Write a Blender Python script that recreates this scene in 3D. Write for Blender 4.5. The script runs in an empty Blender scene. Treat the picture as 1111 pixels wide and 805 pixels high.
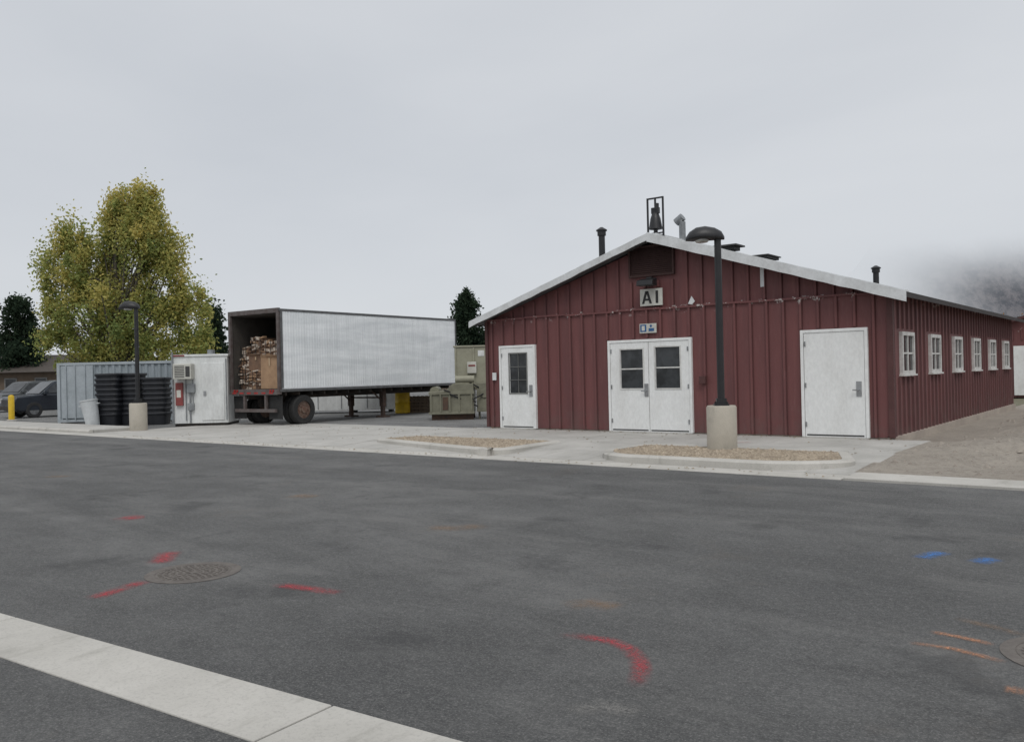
import bpy, bmesh, math, random
import numpy as np
from mathutils import Matrix, Vector
from mathutils import noise as mn
random.seed(7); rng=np.random.default_rng(11)
scene=bpy.context.scene; col=scene.collection
F=925.0; YAW=38.1; ROLL=1.3; CAMH=1.6
OX,OD=-.656,22.9
c_,s_=.787,.617
def UV(X,d):
    a=X-OX; b=d-OD
    return (a*c_-b*s_, a*s_+b*c_)
def at(px,d): return UV((px-555.5)/F*d,d)
def gp(px,py,z=0.0):
    s=math.sin(math.radians(ROLL)); c=math.cos(math.radians(ROLL))
    dx=px-555.5; dy=py-402.5
    a=dx*c-dy*s; b=dx*s+dy*c-1.5
    d=F*(CAMH-z)/b
    return UV(a/F*d,d)
# ---------------- mesh helper
class MB:
    def __init__(s): s.v=[]; s.f=[]; s.m=[]
    def add(s,vs,fs,mi=0):
        o=len(s.v); s.v+= [tuple(p) for p in vs]
        for f in fs: s.f.append(tuple(i+o for i in f)); s.m.append(mi)
    def box(s,x0,x1,y0,y1,z0,z1,mi=0):
        s.add([(x0,y0,z0),(x1,y0,z0),(x1,y1,z0),(x0,y1,z0),(x0,y0,z1),(x1,y0,z1),(x1,y1,z1),(x0,y1,z1)],
              [(0,3,2,1),(4,5,6,7),(0,1,5,4),(1,2,6,5),(2,3,7,6),(3,0,4,7)],mi)
    def cyl(s,p0,p1,r0,r1=None,n=12,mi=0,caps=True):
        r1=r0 if r1 is None else r1
        p0=Vector(p0);p1=Vector(p1);d=(p1-p0).normalized()
        a=d.orthogonal().normalized(); b=d.cross(a)
        vs=[]
        for p,r in((p0,r0),(p1,r1)):
            for i in range(n):
                t=2*math.pi*i/n; vs.append(p+a*r*math.cos(t)+b*r*math.sin(t))
        fs=[(i,(i+1)%n,n+(i+1)%n,n+i) for i in range(n)]
        if caps: fs+= [tuple(range(n-1,-1,-1)),tuple(range(n,2*n))]
        s.add(vs,fs,mi)
    def xz(s,pts,y0,y1,mi=0):
        n=len(pts); vs=[(x,y0,z) for x,z in pts]+[(x,y1,z) for x,z in pts]
        fs=[((i+1)%n,i,n+i,n+(i+1)%n) for i in range(n)]+[tuple(range(n)),tuple(range(2*n-1,n-1,-1))]
        s.add(vs,fs,mi)
    def yz(s,pts,x0,x1,mi=0):
        n=len(pts); vs=[(x0,y,z) for y,z in pts]+[(x1,y,z) for y,z in pts]
        fs=[(i,(i+1)%n,n+(i+1)%n,n+i) for i in range(n)]+[tuple(range(n-1,-1,-1)),tuple(range(n,2*n))]
        s.add(vs,fs,mi)
    def lathe(s,prof,c=(0,0,0),n=20,mi=0):
        vs=[];fs=[]
        for r,z in prof:
            for i in range(n):
                t=2*math.pi*i/n; vs.append((c[0]+r*math.cos(t),c[1]+r*math.sin(t),c[2]+z))
        for k in range(len(prof)-1):
            for i in range(n):
                fs.append((k*n+i,k*n+(i+1)%n,(k+1)*n+(i+1)%n,(k+1)*n+i))
        fs.append(tuple(range(n-1,-1,-1))); fs.append(tuple((len(prof)-1)*n+i for i in range(n)))
        s.add(vs,fs,mi)
    def build(s,name,mats,parent=None,bevel=0,smooth=False,label=None):
        me=bpy.data.meshes.new(name); me.from_pydata(s.v,[],s.f)
        if not isinstance(mats,(list,tuple)): mats=[mats]
        for m in mats: me.materials.append(m)
        me.polygons.foreach_set('material_index',s.m)
        me.update()
        bm=bmesh.new(); bm.from_mesh(me); bmesh.ops.recalc_face_normals(bm,faces=bm.faces); bm.to_mesh(me); bm.free()
        if smooth:
            me.polygons.foreach_set('use_smooth',[True]*len(me.polygons))
            try: me.set_sharp_from_angle(angle=math.radians(40))
            except Exception: pass
        o=bpy.data.objects.new(name,me); col.objects.link(o)
        if parent: o.parent=parent
        if bevel:
            b=o.modifiers.new('bevel','BEVEL'); b.width=bevel; b.segments=2; b.limit_method='ANGLE'
        if label: o['label']=label
        return o
def one(name,m,parent,*boxes,bevel=0):
    for q in boxes:
        b=MB(); b.box(*q); b.build(name,m,parent,bevel=bevel)
def thing(name,label,cat,loc=(0,0,0),rz=0,group=None):
    o=bpy.data.objects.new(name,None); col.objects.link(o); o.empty_display_size=.1
    o.location=loc; o.rotation_euler=(0,0,math.radians(rz)); o['label']=label; o['category']=cat
    if group:o['group']=group
    return o
def tag(o,label,cat,group=None):
    o['label']=label;o['category']=cat
    if group:o['group']=group
    return o
def struct(o): o['kind']='structure'; return o
# ---------------- materials
def N(nt,t,**k):
    n=nt.nodes.new(t)
    for a,b in k.items():
        try: setattr(n,a,b)
        except Exception: pass
    return n
def mathn(nt,op,a,b=None,clamp=False):
    n=N(nt,'ShaderNodeMath',operation=op); n.use_clamp=clamp
    for i,x in enumerate((a,b)):
        if x is None: continue
        if isinstance(x,(int,float)): n.inputs[i].default_value=x
        else: nt.links.new(x,n.inputs[i])
    return n.outputs[0]
def noise(nt,vec,scale,detail=4,rough=.55,dist=0):
    n=N(nt,'ShaderNodeTexNoise'); n.inputs['Scale'].default_value=scale; n.inputs['Detail'].default_value=detail
    n.inputs['Roughness'].default_value=rough; n.inputs['Distortion'].default_value=dist
    nt.links.new(vec,n.inputs['Vector']); return n.outputs['Fac']
def ramp(nt,fac,a,b):
    n=N(nt,'ShaderNodeMapRange'); n.inputs['From Min'].default_value=a; n.inputs['From Max'].default_value=b
    nt.links.new(fac,n.inputs['Value']); return n.outputs['Result']
def mixc(nt,fac,a,b,mode='MIX'):
    n=N(nt,'ShaderNodeMixRGB',blend_type=mode)
    for i,x in zip((0,1,2),(fac,a,b)):
        if isinstance(x,(int,float)): n.inputs[i].default_value=x
        elif isinstance(x,tuple): n.inputs[i].default_value=(*x,1)
        else: nt.links.new(x,n.inputs[i])
    return n.outputs[0]
def base(name):
    m=bpy.data.materials.new(name); m.use_nodes=True; nt=m.node_tree
    p=nt.nodes['Principled BSDF']; tc=N(nt,'ShaderNodeTexCoord')
    return m,nt,p,tc.outputs['Object']
def mapping(nt,vec,sc):
    n=N(nt,'ShaderNodeMapping'); n.inputs['Scale'].default_value=sc; nt.links.new(vec,n.inputs['Vector']); return n.outputs[0]
def bump(nt,p,h,strength,dist=.01):
    b=N(nt,'ShaderNodeBump'); b.inputs['Strength'].default_value=strength; b.inputs['Distance'].default_value=dist
    nt.links.new(h,b.inputs['Height']); nt.links.new(b.outputs[0],p.inputs['Normal'])
def mat(name,c1,c2=None,scale=3,rough=.8,metal=0,bs=0,bscale=40,stretch=(1,1,1),lo=.35,hi=.65):
    m,nt,p,oc=base(name)
    if c2 is None: c2=tuple(x*.75 for x in c1)
    v=mapping(nt,oc,stretch)
    f=ramp(nt,noise(nt,v,scale,6,.6),lo,hi)
    f2=ramp(nt,noise(nt,v,scale*9,3,.6),.3,.7)
    c=mixc(nt,f,c1,c2); c=mixc(nt,.12,c,mixc(nt,f2,(0,0,0),c1))
    nt.links.new(c,p.inputs['Base Color']); p.inputs['Roughness'].default_value=rough; p.inputs['Metallic'].default_value=metal
    if bs: bump(nt,p,noise(nt,oc,bscale,4),bs)
    return m
def asphalt(name,k=1.0,dark=(.098,.099,.099),light=(.170,.170,.167)):
    m,nt,p,oc=base(name)
    big=ramp(nt,noise(nt,mapping(nt,oc,(.12,.40,1)),1.1,7,.66,.9),.38,.62)
    med=ramp(nt,noise(nt,oc,1.3,8,.75),.38,.64)
    fine=noise(nt,oc,22,6,.85)
    spk=noise(nt,oc,75,4,.85)
    c=mixc(nt,big,tuple(x*k for x in dark),tuple(x*k for x in light))
    c=mixc(nt,mathn(nt,'MULTIPLY',med,.60),c,tuple(x*k*.70 for x in dark))
    c=mixc(nt,mathn(nt,'MULTIPLY',ramp(nt,fine,.50,.70),.5),c,tuple(x*k for x in (.27,.265,.255)))
    c=mixc(nt,mathn(nt,'MULTIPLY',ramp(nt,fine,.48,.30),.6),c,(.045,.045,.047))
    c=mixc(nt,mathn(nt,'MULTIPLY',ramp(nt,spk,.53,.66),.6),c,tuple(x*k for x in (.34,.335,.32)))
    c=mixc(nt,mathn(nt,'MULTIPLY',ramp(nt,spk,.47,.34),.6),c,(.035,.035,.037))
    oil=ramp(nt,noise(nt,oc,.9,5,.6),.59,.67); c=mixc(nt,mathn(nt,'MULTIPLY',oil,.42),c,(.05,.05,.052))
    wear=ramp(nt,noise(nt,mapping(nt,oc,(.5,1.6,1)),.6,6,.7),.54,.70); c=mixc(nt,mathn(nt,'MULTIPLY',wear,.34),c,(.25,.245,.235))
    br=ramp(nt,noise(nt,mapping(nt,oc,(1,1,1.7)),.55,6,.7),.60,.74); c=mixc(nt,mathn(nt,'MULTIPLY',br,.3),c,(.18,.155,.13))
    # fine broken cracks, hardly darker than the surface
    dn=N(nt,'ShaderNodeTexNoise'); dn.inputs['Scale'].default_value=2.2; dn.inputs['Detail'].default_value=7; nt.links.new(oc,dn.inputs['Vector'])
    vv=N(nt,'ShaderNodeVectorMath',operation='ADD'); nt.links.new(oc,vv.inputs[0]); nt.links.new(dn.outputs['Color'],vv.inputs[1])
    vn=N(nt,'ShaderNodeTexVoronoi',feature='DISTANCE_TO_EDGE'); vn.inputs['Scale'].default_value=.42; nt.links.new(vv.outputs[0],vn.inputs['Vector'])
    cr=mathn(nt,'MULTIPLY',ramp(nt,vn.outputs['Distance'],.004,.001),ramp(nt,noise(nt,oc,.45,3),.50,.62),True)
    c=mixc(nt,mathn(nt,'MULTIPLY',cr,.28),c,(.04,.04,.04))
    nt.links.new(c,p.inputs['Base Color']); p.inputs['Roughness'].default_value=.9; p.inputs['Specular IOR Level'].default_value=.25
    bump(nt,p,mathn(nt,'ADD',spk,fine),.7,.012)
    return m
def concrete(name,c1=(.50,.485,.455),c2=(.37,.36,.335)):
    m,nt,p,oc=base(name)
    f=ramp(nt,noise(nt,oc,.9,7,.65),.35,.7); g=noise(nt,oc,60,3,.7)
    c=mixc(nt,f,c1,c2); c=mixc(nt,mathn(nt,'MULTIPLY',ramp(nt,g,.5,.75),.4),c,(.22,.215,.205))
    st=ramp(nt,noise(nt,mapping(nt,oc,(2,.5,1)),2.2,5,.7),.55,.72)
    c=mixc(nt,mathn(nt,'MULTIPLY',st,.45),c,(.23,.22,.19))
    nt.links.new(c,p.inputs['Base Color']); p.inputs['Roughness'].default_value=.9
    bump(nt,p,g,.35,.006); return m
def siding(name='red_siding',k=1.0):
    m,nt,p,oc=base(name)
    K=lambda q: tuple(x*k for x in q)
    v=mapping(nt,oc,(3.3,3.3,.35))
    f=ramp(nt,noise(nt,v,1.0,6,.6),.3,.7)
    c=mixc(nt,f,K((.172,.060,.058)),K((.120,.045,.045)))
    f2=ramp(nt,noise(nt,mapping(nt,oc,(1,1,.12)),14,5,.7),.55,.78)
    c=mixc(nt,mathn(nt,'MULTIPLY',f2,.45),c,K((.24,.125,.115)))
    sp=N(nt,'ShaderNodeSeparateXYZ'); nt.links.new(oc,sp.inputs[0])
    low=mathn(nt,'MULTIPLY',ramp(nt,sp.outputs[2],.85,.15),ramp(nt,noise(nt,oc,3,5,.7),.4,.65),True)
    c=mixc(nt,mathn(nt,'MULTIPLY',low,.5),c,(.12,.09,.08))
    near=mathn(nt,'MULTIPLY',ramp(nt,sp.outputs[2],2.84,2.95),ramp(nt,sp.outputs[2],3.06,3.04),True)
    chip=mathn(nt,'MULTIPLY',near,ramp(nt,noise(nt,oc,5.5,5,.75),.58,.62),True)
    c=mixc(nt,chip,c,(.5,.46,.44))
    ch2=ramp(nt,noise(nt,oc,7,5,.8),.725,.74)
    c=mixc(nt,mathn(nt,'MULTIPLY',ch2,.7),c,(.42,.34,.32))
    nt.links.new(c,p.inputs['Base Color']); p.inputs['Roughness'].default_value=.65
    bump(nt,p,noise(nt,v,3,4),.25,.02); return m
def trailerside():
    m,nt,p,oc=base('trailer_ribbed_sheen')
    f=ramp(nt,noise(nt,mapping(nt,oc,(1,.25,1.7)),1.8,5,.6,.4),.34,.66)  # wavy horizontal bands of reflected light painted into the colour
    g=ramp(nt,noise(nt,mapping(nt,oc,(1,1,.10)),6,5,.6),.45,.75)  # vertical streaks paint in the light and dark of the ribbing
    c=mixc(nt,f,(.92,.945,.955),(.74,.77,.785)); c=mixc(nt,mathn(nt,'MULTIPLY',g,.28),c,(.48,.51,.52))
    nt.links.new(c,p.inputs['Base Color']); p.inputs['Roughness'].default_value=.38; p.inputs['Metallic'].default_value=.1
    bump(nt,p,noise(nt,mapping(nt,oc,(1,.3,1.2)),3,4),.3,.03); return m
def glass(name,c=(.02,.022,.024)):
    m,nt,p,oc=base(name); p.inputs['Roughness'].default_value=.12
    f=noise(nt,oc,3,3); nt.links.new(mixc(nt,ramp(nt,f,.4,.6),c,tuple(x*2.2 for x in c)),p.inputs['Base Color']); return m
def spray(name,c,a=.8):
    m,nt,p,oc=base(name)
    uv=N(nt,'ShaderNodeTexCoord'); sp=N(nt,'ShaderNodeSeparateXYZ'); nt.links.new(uv.outputs['UV'],sp.inputs[0])
    e=mathn(nt,'ABSOLUTE',mathn(nt,'SUBTRACT',mathn(nt,'MULTIPLY',sp.outputs[1],2),1))
    ee=ramp(nt,e,1,.1)
    e2=mathn(nt,'ABSOLUTE',mathn(nt,'SUBTRACT',mathn(nt,'MULTIPLY',sp.outputs[0],2),1))
    ee=mathn(nt,'MULTIPLY',ee,ramp(nt,e2,1,.6),True)
    n1=ramp(nt,noise(nt,oc,45,5,.85),.38,.64); n2=ramp(nt,noise(nt,oc,5,4),.25,.55)
    al=mathn(nt,'MULTIPLY',mathn(nt,'MULTIPLY',ee,n1),mathn(nt,'MULTIPLY',n2,a),True)
    p.inputs['Base Color'].default_value=(*c,1); p.inputs['Roughness'].default_value=.9
    nt.links.new(al,p.inputs['Alpha']); return m
M={}
M['asphalt']=asphalt('asphalt'); M['yard']=asphalt('yard_asphalt',1.5)
M['concrete']=concrete('concrete'); M['kerb']=concrete('kerb_concrete',(.55,.53,.49),(.42,.405,.37))
M['block']=concrete('block_concrete',(.50,.46,.39),(.36,.33,.275)); M['found']=concrete('foundation_concrete',(.46,.40,.34),(.34,.29,.25))
M['red']=siding(); M['redribshade']=siding('red_siding_shaded',.60)  # second, darker copy of the siding paints shade onto the rib flanks
M['redtrim']=mat('dark_red_trim',(.100,.040,.038),rough=.7)
M['white']=mat('white_door_paint',(.84,.85,.84),(.72,.72,.70),2,.55,stretch=(1,1,.5),lo=.45,hi=.8)
M['whiteframe']=mat('white_frame_paint',(.72,.72,.70),(.52,.51,.49),6,.6)
M['darkframe']=mat('weathered_grey_frame',(.25,.25,.24),(.16,.16,.155),6,.7)
M['fascia']=mat('fascia_metal',(.74,.76,.77),(.58,.59,.59),2.5,.5,bs=.2,bscale=9)
M['roof']=mat('roof_metal',(.13,.13,.135),(.09,.09,.095),2,.6,.1)
M['eave']=mat('dark_eave',(.030,.025,.025),(.045,.04,.04),3,.8)
M['black']=mat('black_paint',(.014,.014,.016),(.022,.022,.024),5,.45)
M['blackplastic']=mat('black_plastic',(.012,.013,.017),(.022,.024,.030),4,.5)
M['glass']=glass('dark_glass'); M['lens']=glass('lamp_lens',(.25,.25,.24))
M['steel']=mat('steel',(.42,.43,.44),(.28,.28,.28),6,.4,.7)
M['galv']=mat('galvanised_pipe',(.34,.36,.37),(.22,.23,.24),6,.5,.4)
M['rail']=mat('dark_trailer_rail',(.16,.165,.17),(.10,.10,.10),6,.5,.3)
M['trailer']=trailerside()
M['trailerframe']=mat('trailer_frame',(.085,.06,.055),(.14,.125,.12),5,.6)
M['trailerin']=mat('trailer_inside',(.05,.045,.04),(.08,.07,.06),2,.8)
M['chassis']=mat('chassis',(.03,.03,.03),(.06,.045,.035),5,.8)
M['leg']=mat('brown_landing_gear',(.09,.055,.04),(.05,.035,.03),5,.8)
M['tyre']=mat('tyre_rubber',(.018,.018,.018),(.03,.03,.03),10,.85)
M['rim']=mat('rusty_rim',(.11,.05,.03),(.20,.15,.12),8,.7)
M['carrim']=mat('car_rim',(.28,.29,.3),(.15,.15,.15),8,.4,.6)
M['redlamp']=mat('red_lamp',(.35,.012,.01),rough=.3)
M['stripe']=mat('red_stripe',(.45,.03,.025),rough=.5)
M['redfaded']=mat('faded_red',(.28,.06,.055),(.18,.05,.045),5,.6)
M['card']=mat('cardboard',(.42,.27,.16),(.32,.20,.12),4,.85,bs=.2)
M['card2']=mat('dark_cardboard',(.22,.13,.08),(.13,.08,.055),5,.85,bs=.3)
M['mixed']=mat('baled_pale_card',(.62,.54,.46),(.36,.28,.21),7,.85,bs=.5,bscale=12)
M['tape']=mat('tape',(.52,.38,.24),rough=.4)
M['cont']=mat('container_grey',(.33,.37,.40),(.25,.29,.31),2,.6,stretch=(1,1,.3))
M['contlight']=mat('container_door_grey',(.42,.46,.49),(.33,.37,.39),2,.6)
M['cream']=mat('cream_metal',(.66,.66,.60),(.50,.49,.44),2,.6)
M['wbox']=mat('weathered_white',(.80,.82,.81),(.60,.61,.60),2,.65,stretch=(1,1,.4))
M['grille']=mat('dark_grille',(.06,.06,.06),rough=.7)
M['green']=mat('drab_green_metal',(.25,.245,.18),(.17,.165,.12),3,.6)
M['beige']=mat('beige_green_metal',(.36,.355,.27),(.28,.27,.20),2,.6)
M['rust']=mat('rust_metal',(.12,.07,.045),(.07,.05,.04),6,.8)
M['yellow']=mat('yellow_paint',(.78,.52,.02),(.60,.39,.02),5,.5)
M['bin']=mat('pale_bin_plastic',(.60,.63,.64),(.48,.50,.51),3,.5)
M['cargrey']=mat('grey_car_paint',(.11,.12,.125),(.09,.095,.10),2,.35,.2)
M['cardark']=mat('dark_car_paint',(.04,.048,.06),(.032,.036,.046),2,.25,.3)
M['carlamp']=glass('headlamp_glass',(.35,.35,.35))
M['brownroof']=mat('brown_shingles',(.065,.055,.048),(.095,.08,.068),6,.9,bs=.4,bscale=8)
M['brownwall']=mat('brown_wall',(.16,.12,.085),(.12,.09,.065),3,.85)
M['wood']=mat('weathered_wood',(.19,.14,.095),(.12,.09,.065),4,.85,stretch=(6,6,.6))
M['gravel']=mat('gravel_bed',(.40,.325,.235),(.25,.20,.145),5,.95,bs=1,bscale=60)
M['stones']=mat('pebbles',(.50,.42,.325),(.22,.18,.135),11,.9)
M['clod']=mat('dirt_clods',(.40,.36,.31),(.24,.21,.18),8,.95)
M['litter']=mat('dry_leaves',(.30,.20,.06),(.16,.09,.04),9,.9)
M['bark']=mat('bark',(.14,.125,.10),(.07,.06,.05),8,.95,bs=.8,bscale=14,stretch=(1,1,.2))
M['iron']=mat('cast_iron',(.170,.152,.136),(.118,.104,.094),10,.85,.0,bs=.6,bscale=60)
M['signwhite']=mat('sign_white',(.62,.62,.57),(.48,.47,.43),6,.6)
M['signblue']=mat('sign_blue',(.03,.12,.30),rough=.5)
M['ink']=mat('black_ink',(.02,.02,.02),rough=.6)
M['vent']=mat('vent_brown',(.060,.030,.026),(.048,.022,.02),6,.8)
M['spred']=spray('red_spray',(.50,.06,.075),1.0); M['spor']=spray('orange_spray',(.56,.27,.15),1.1); M['spblue']=spray('blue_spray',(.07,.24,.62),1.15)
M['sprust']=spray('rust_stain',(.30,.20,.13),.75); M['spgrey']=spray('grit_patch',(.28,.27,.255),.7)
def dirt():
    m,nt,p,oc=base('dirt'); f=ramp(nt,noise(nt,oc,.6,7,.65),.3,.7); g=noise(nt,oc,6,8,.8)
    c=mixc(nt,f,(.46,.41,.35),(.33,.29,.245)); c=mixc(nt,mathn(nt,'MULTIPLY',ramp(nt,g,.48,.64),.55),c,(.19,.165,.14))
    c=mixc(nt,mathn(nt,'MULTIPLY',ramp(nt,noise(nt,oc,32,3,.8),.56,.68),.7),c,(.58,.54,.48))
    nt.links.new(c,p.inputs['Base Color']); p.inputs['Roughness'].default_value=.95; bump(nt,p,g,.9,.08); return m
M['dirt']=dirt()
M['land']=mat('dry_land',(.21,.185,.13),(.15,.15,.095),.05,.95)
def leafmat():
    m=bpy.data.materials.new('leaves'); m.use_nodes=True; nt=m.node_tree; nt.nodes.clear()
    a=N(nt,'ShaderNodeAttribute'); a.attribute_name='Col'
    tn=N(nt,'ShaderNodeTexCoord'); f=noise(nt,tn.outputs['Object'],3,2)
    c=mixc(nt,ramp(nt,f,.3,.7),a.outputs['Color'],mixc(nt,.10,a.outputs['Color'],(.03,.04,.01)))
    d=N(nt,'ShaderNodeBsdfDiffuse'); t=N(nt,'ShaderNodeBsdfTranslucent'); mx=N(nt,'ShaderNodeMixShader'); mx.inputs[0].default_value=.5
    nt.links.new(c,d.inputs[0]); nt.links.new(c,t.inputs[0]); nt.links.new(d.outputs[0],mx.inputs[1]); nt.links.new(t.outputs[0],mx.inputs[2])
    o=N(nt,'ShaderNodeOutputMaterial'); nt.links.new(mx.outputs[0],o.inputs[0]); return m
M['leaf']=leafmat()
# ---------------- world
w=bpy.data.worlds.new("World"); scene.world=w; w.use_nodes=True; nt=w.node_tree
bg=nt.nodes['Background']; sky=N(nt,'ShaderNodeTexSky',sky_type='NISHITA'); sky.sun_disc=False
sky.sun_elevation=math.radians(52); sky.sun_rotation=math.radians(140)
tc=N(nt,'ShaderNodeTexCoord'); mv=mapping(nt,tc.outputs['Generated'],(1,1,2.6))
n1=noise(nt,mv,1.2,5,.5,.3)
sp=N(nt,'ShaderNodeSeparateXYZ'); nt.links.new(tc.outputs['Generated'],sp.inputs[0])
cl=mixc(nt,ramp(nt,n1,.3,.7),(5.8,6.08,6.5),(7.0,7.2,7.5))
cl=mixc(nt,mathn(nt,'MULTIPLY',ramp(nt,sp.outputs[2],.26,-.02),.75),cl,(6.5,6.75,7.1))
cl=mixc(nt,ramp(nt,sp.outputs[2],.5,.95),cl,(8.2,8.4,8.6))
fin=mixc(nt,.95,sky.outputs[0],cl)
nt.links.new(fin,bg.inputs[0]); bg.inputs[1].default_value=.1
sun=bpy.data.lights.new('sun','SUN'); sun.energy=1.1; sun.angle=math.radians(25); sun.color=(1,.97,.93)
so=bpy.data.objects.new('sun',sun); col.objects.link(so)
so.rotation_euler=(math.radians(38),0,math.radians(40))
# ---------------- ground
def sheet(name,x0,x1,y0,y1,z,m):
    b=MB(); b.add([(x0,y0,z),(x1,y0,z),(x1,y1,z),(x0,y1,z)],[(0,1,2,3)]); return struct(b.build(name,m))
sheet('ground',-2500,2500,-500,3500,-.05,M['land'])
sheet('road',-150,120,-60,-5.5,0,M['asphalt'])
sheet('yard',-150,-.35,-4.3,90,.0,M['yard'])
def slabs(b,x0,x1,y0,y1,z0,z1,sx,sy,gap=.012):
    nx=max(1,round((x1-x0)/sx)); ny=max(1,round((y1-y0)/sy))
    for i in range(nx):
        for j in range(ny):
            b.box(x0+(x1-x0)*i/nx+gap/2,x0+(x1-x0)*(i+1)/nx-gap/2,y0+(y1-y0)*j/ny+gap/2,y0+(y1-y0)*(j+1)/ny-gap/2,z0,z1)
b=MB(); slabs(b,-45.75,45.05,-.485,0,-.1,.009,3.027,1,.014); o=struct(b.build('gutter',M['kerb'],bevel=.005))
ph=math.atan(.0755); o.rotation_euler=(0,0,ph); q0=Vector((8.12,-15.16)); o.location=(q0.x+3.62*math.cos(ph),q0.y+3.62*math.sin(ph),0)
b=MB(); slabs(b,-60,10.9,-5.5,-4.95,-.1,.010,3.0,1); slabs(b,10.91,60.9,-5.45,-4.70,-.1,.03,3.0,1); struct(b.build('gutter_pan',M['kerb'],bevel=.006))
b=MB()
for i in range(-20,-4): b.yz([(-4.95,-.1),(-4.80,-.1),(-4.80,.11),(-4.90,.11),(-4.95,.07)],i*3+.01,i*3+2.99)
struct(b.build('kerb',M['kerb']))
b=MB(); slabs(b,-.4,10.9,-2.75,-.02,-.1,.125,1.5,1.4)
struct(b.build('sidewalk',M['concrete'],bevel=.006))
def quadslab(b,P):
    vs=[(x,y,-.1) for x,y,z in P]+list(P)
    b.add(vs,[(0,3,2,1),(4,5,6,7),(0,1,5,4),(1,2,6,5),(2,3,7,6),(3,0,4,7)])
b=MB(); us=[-.4,.9,2.3,3.7,4.45,6.25,7.6,9.0,10.2,10.95]
for a,c in zip(us[:-1],us[1:]):
    quadslab(b,[(a+.006,-4.945,.012),(c-.006,-4.945,.012),(c-.006,-3.85,.064),(a+.006,-3.85,.064)])
    quadslab(b,[(a+.006,-3.84,.065),(c-.006,-3.84,.065),(c-.006,-2.76,.121),(a+.006,-2.76,.121)])
quadslab(b,[(-1.8,-4.94,.015),(-.41,-4.94,.015),(-.41,-2.76,.121),(-1.8,-2.76,.016)])
quadslab(b,[(-1.8,-2.75,.016),(-.41,-2.75,.121),(-.41,0,.121),(-1.8,0,.016)])
struct(b.build('walkway_ramp',M['concrete']))
b=MB(); slabs(b,-12.0,-.42,-4.94,1.1,-.1,.013,3,3); slabs(b,-60,-12.0,-4.78,-3.2,-.1,.105,2,1.6); struct(b.build('apron_slab',M['concrete'],bevel=.005))
def fan(P,R,n=8):
    out=[];L=len(P)
    for i in range(L):
        p=Vector(P[i]);a=(Vector(P[i-1])-p);c=(Vector(P[(i+1)%L])-p);r=R[i]
        s=p+a.normalized()*r; e=p+c.normalized()*r
        for k in range(n+1):
            t=k/n; out.append(tuple(s*(1-t)**2+p*2*t*(1-t)+e*t*t))
    return out
def bed(P,R,lab):
    o=fan(P,R)
    def inset(pts,dd):
        n=len(pts);out=[]
        for i in range(n):
            a=Vector(pts[i-1]);c=Vector(pts[(i+1)%n]);t=(c-a)
            if t.length<1e-6: t=Vector((1,0))
            t.normalize(); nn=Vector((-t.y,t.x)); out.append((pts[i][0]+nn.x*dd,pts[i][1]+nn.y*dd))
        return out
    i_=inset(o,.19); m_=inset(o,.04); n=len(o); zt=.138
    b=MB(); vs=[(x,y,-.05) for x,y in o]+[(x,y,zt-.03) for x,y in o]+[(x,y,zt) for x,y in m_]+[(x,y,zt) for x,y in i_]+[(x,y,-.05) for x,y in i_]
    fs=[]
    for k in range(4):
        for i in range(n): fs.append((k*n+i,k*n+(i+1)%n,(k+1)*n+(i+1)%n,(k+1)*n+i))
    b.add(vs,fs); struct(b.build('bed_kerb',M['kerb']))
    b=MB(); b.add([(x,y,zt-.012) for x,y in i_],[tuple(range(n))]); struct(b.build('gravel_bed',M['gravel']))
    def inside(x,y):
        c=False;j=n-1
        for i in range(n):
            if (i_[i][1]>y)!=(i_[j][1]>y) and x<(i_[j][0]-i_[i][0])*(y-i_[i][1])/(i_[j][1]-i_[i][1])+i_[i][0]: c=not c
            j=i
        return c
    b=MB(); us=[p[0] for p in P]; vs_=[p[1] for p in P]
    for k in range(5200):
        x=random.uniform(min(us),max(us)); y=random.uniform(min(vs_),max(vs_))
        if not inside(x,y): continue
        r=random.uniform(.012,.030) if random.random()<.93 else random.uniform(.04,.06); a=random.uniform(0,6.28); q=random.uniform(.6,1)
        ca,sa=math.cos(a)*r,math.sin(a)*r; z=zt-.013
        b.add([(x+ca,y+sa,z),(x-sa*q,y+ca*q,z+.003),(x-ca,y-sa,z),(x+sa*q,y-ca*q,z),(x+ca*.2,y,z+r*.7)],[(0,1,4),(1,2,4),(2,3,4),(3,0,4)])
    g=b.build('gravel',M['stones']); g['kind']='stuff'; g['label']=lab; g['category']='gravel'
bed([(-.2,-4.0),(3.7,-4.94),(4.42,-4.94),(4.35,-2.72),(.1,-2.72)],[.3,.5,.45,.25,.3],'tan gravel in the kerbed bed left of the double door walkway')
bed([(6.75,-4.93),(9.9,-4.93),(10.75,-4.2),(10.2,-2.72),(6.3,-2.72),(6.22,-4.3)],[.45,.6,.35,.3,.25,.4],'tan gravel in the kerbed bed around the near street lamp')
b=MB()
for k in range(420):
    x=random.uniform(-9,10.8); y=random.choice((random.gauss(-5.35,.12),random.uniform(-5.2,-.3),random.gauss(-.25,.12)))
    z=.012 if y<-4.95 or x<-1.8 else .02+.105*min(1,(y+4.94)/2.18)
    z+=.012; r=random.uniform(.015,.035); a=random.uniform(0,6.28); ca,sa=math.cos(a)*r,math.sin(a)*r
    b.add([(x+ca,y+sa,z),(x-sa*.6,y+ca*.6,z+.01),(x-ca,y-sa,z),(x+sa*.6,y-ca*.6,z+.006)],[(0,1,2,3)])
g=b.build('fallen_leaves',M['litter']); g['kind']='stuff'; g['label']='small dry leaves scattered over the concrete walk and gutter'; g['category']='leaves'
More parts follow.
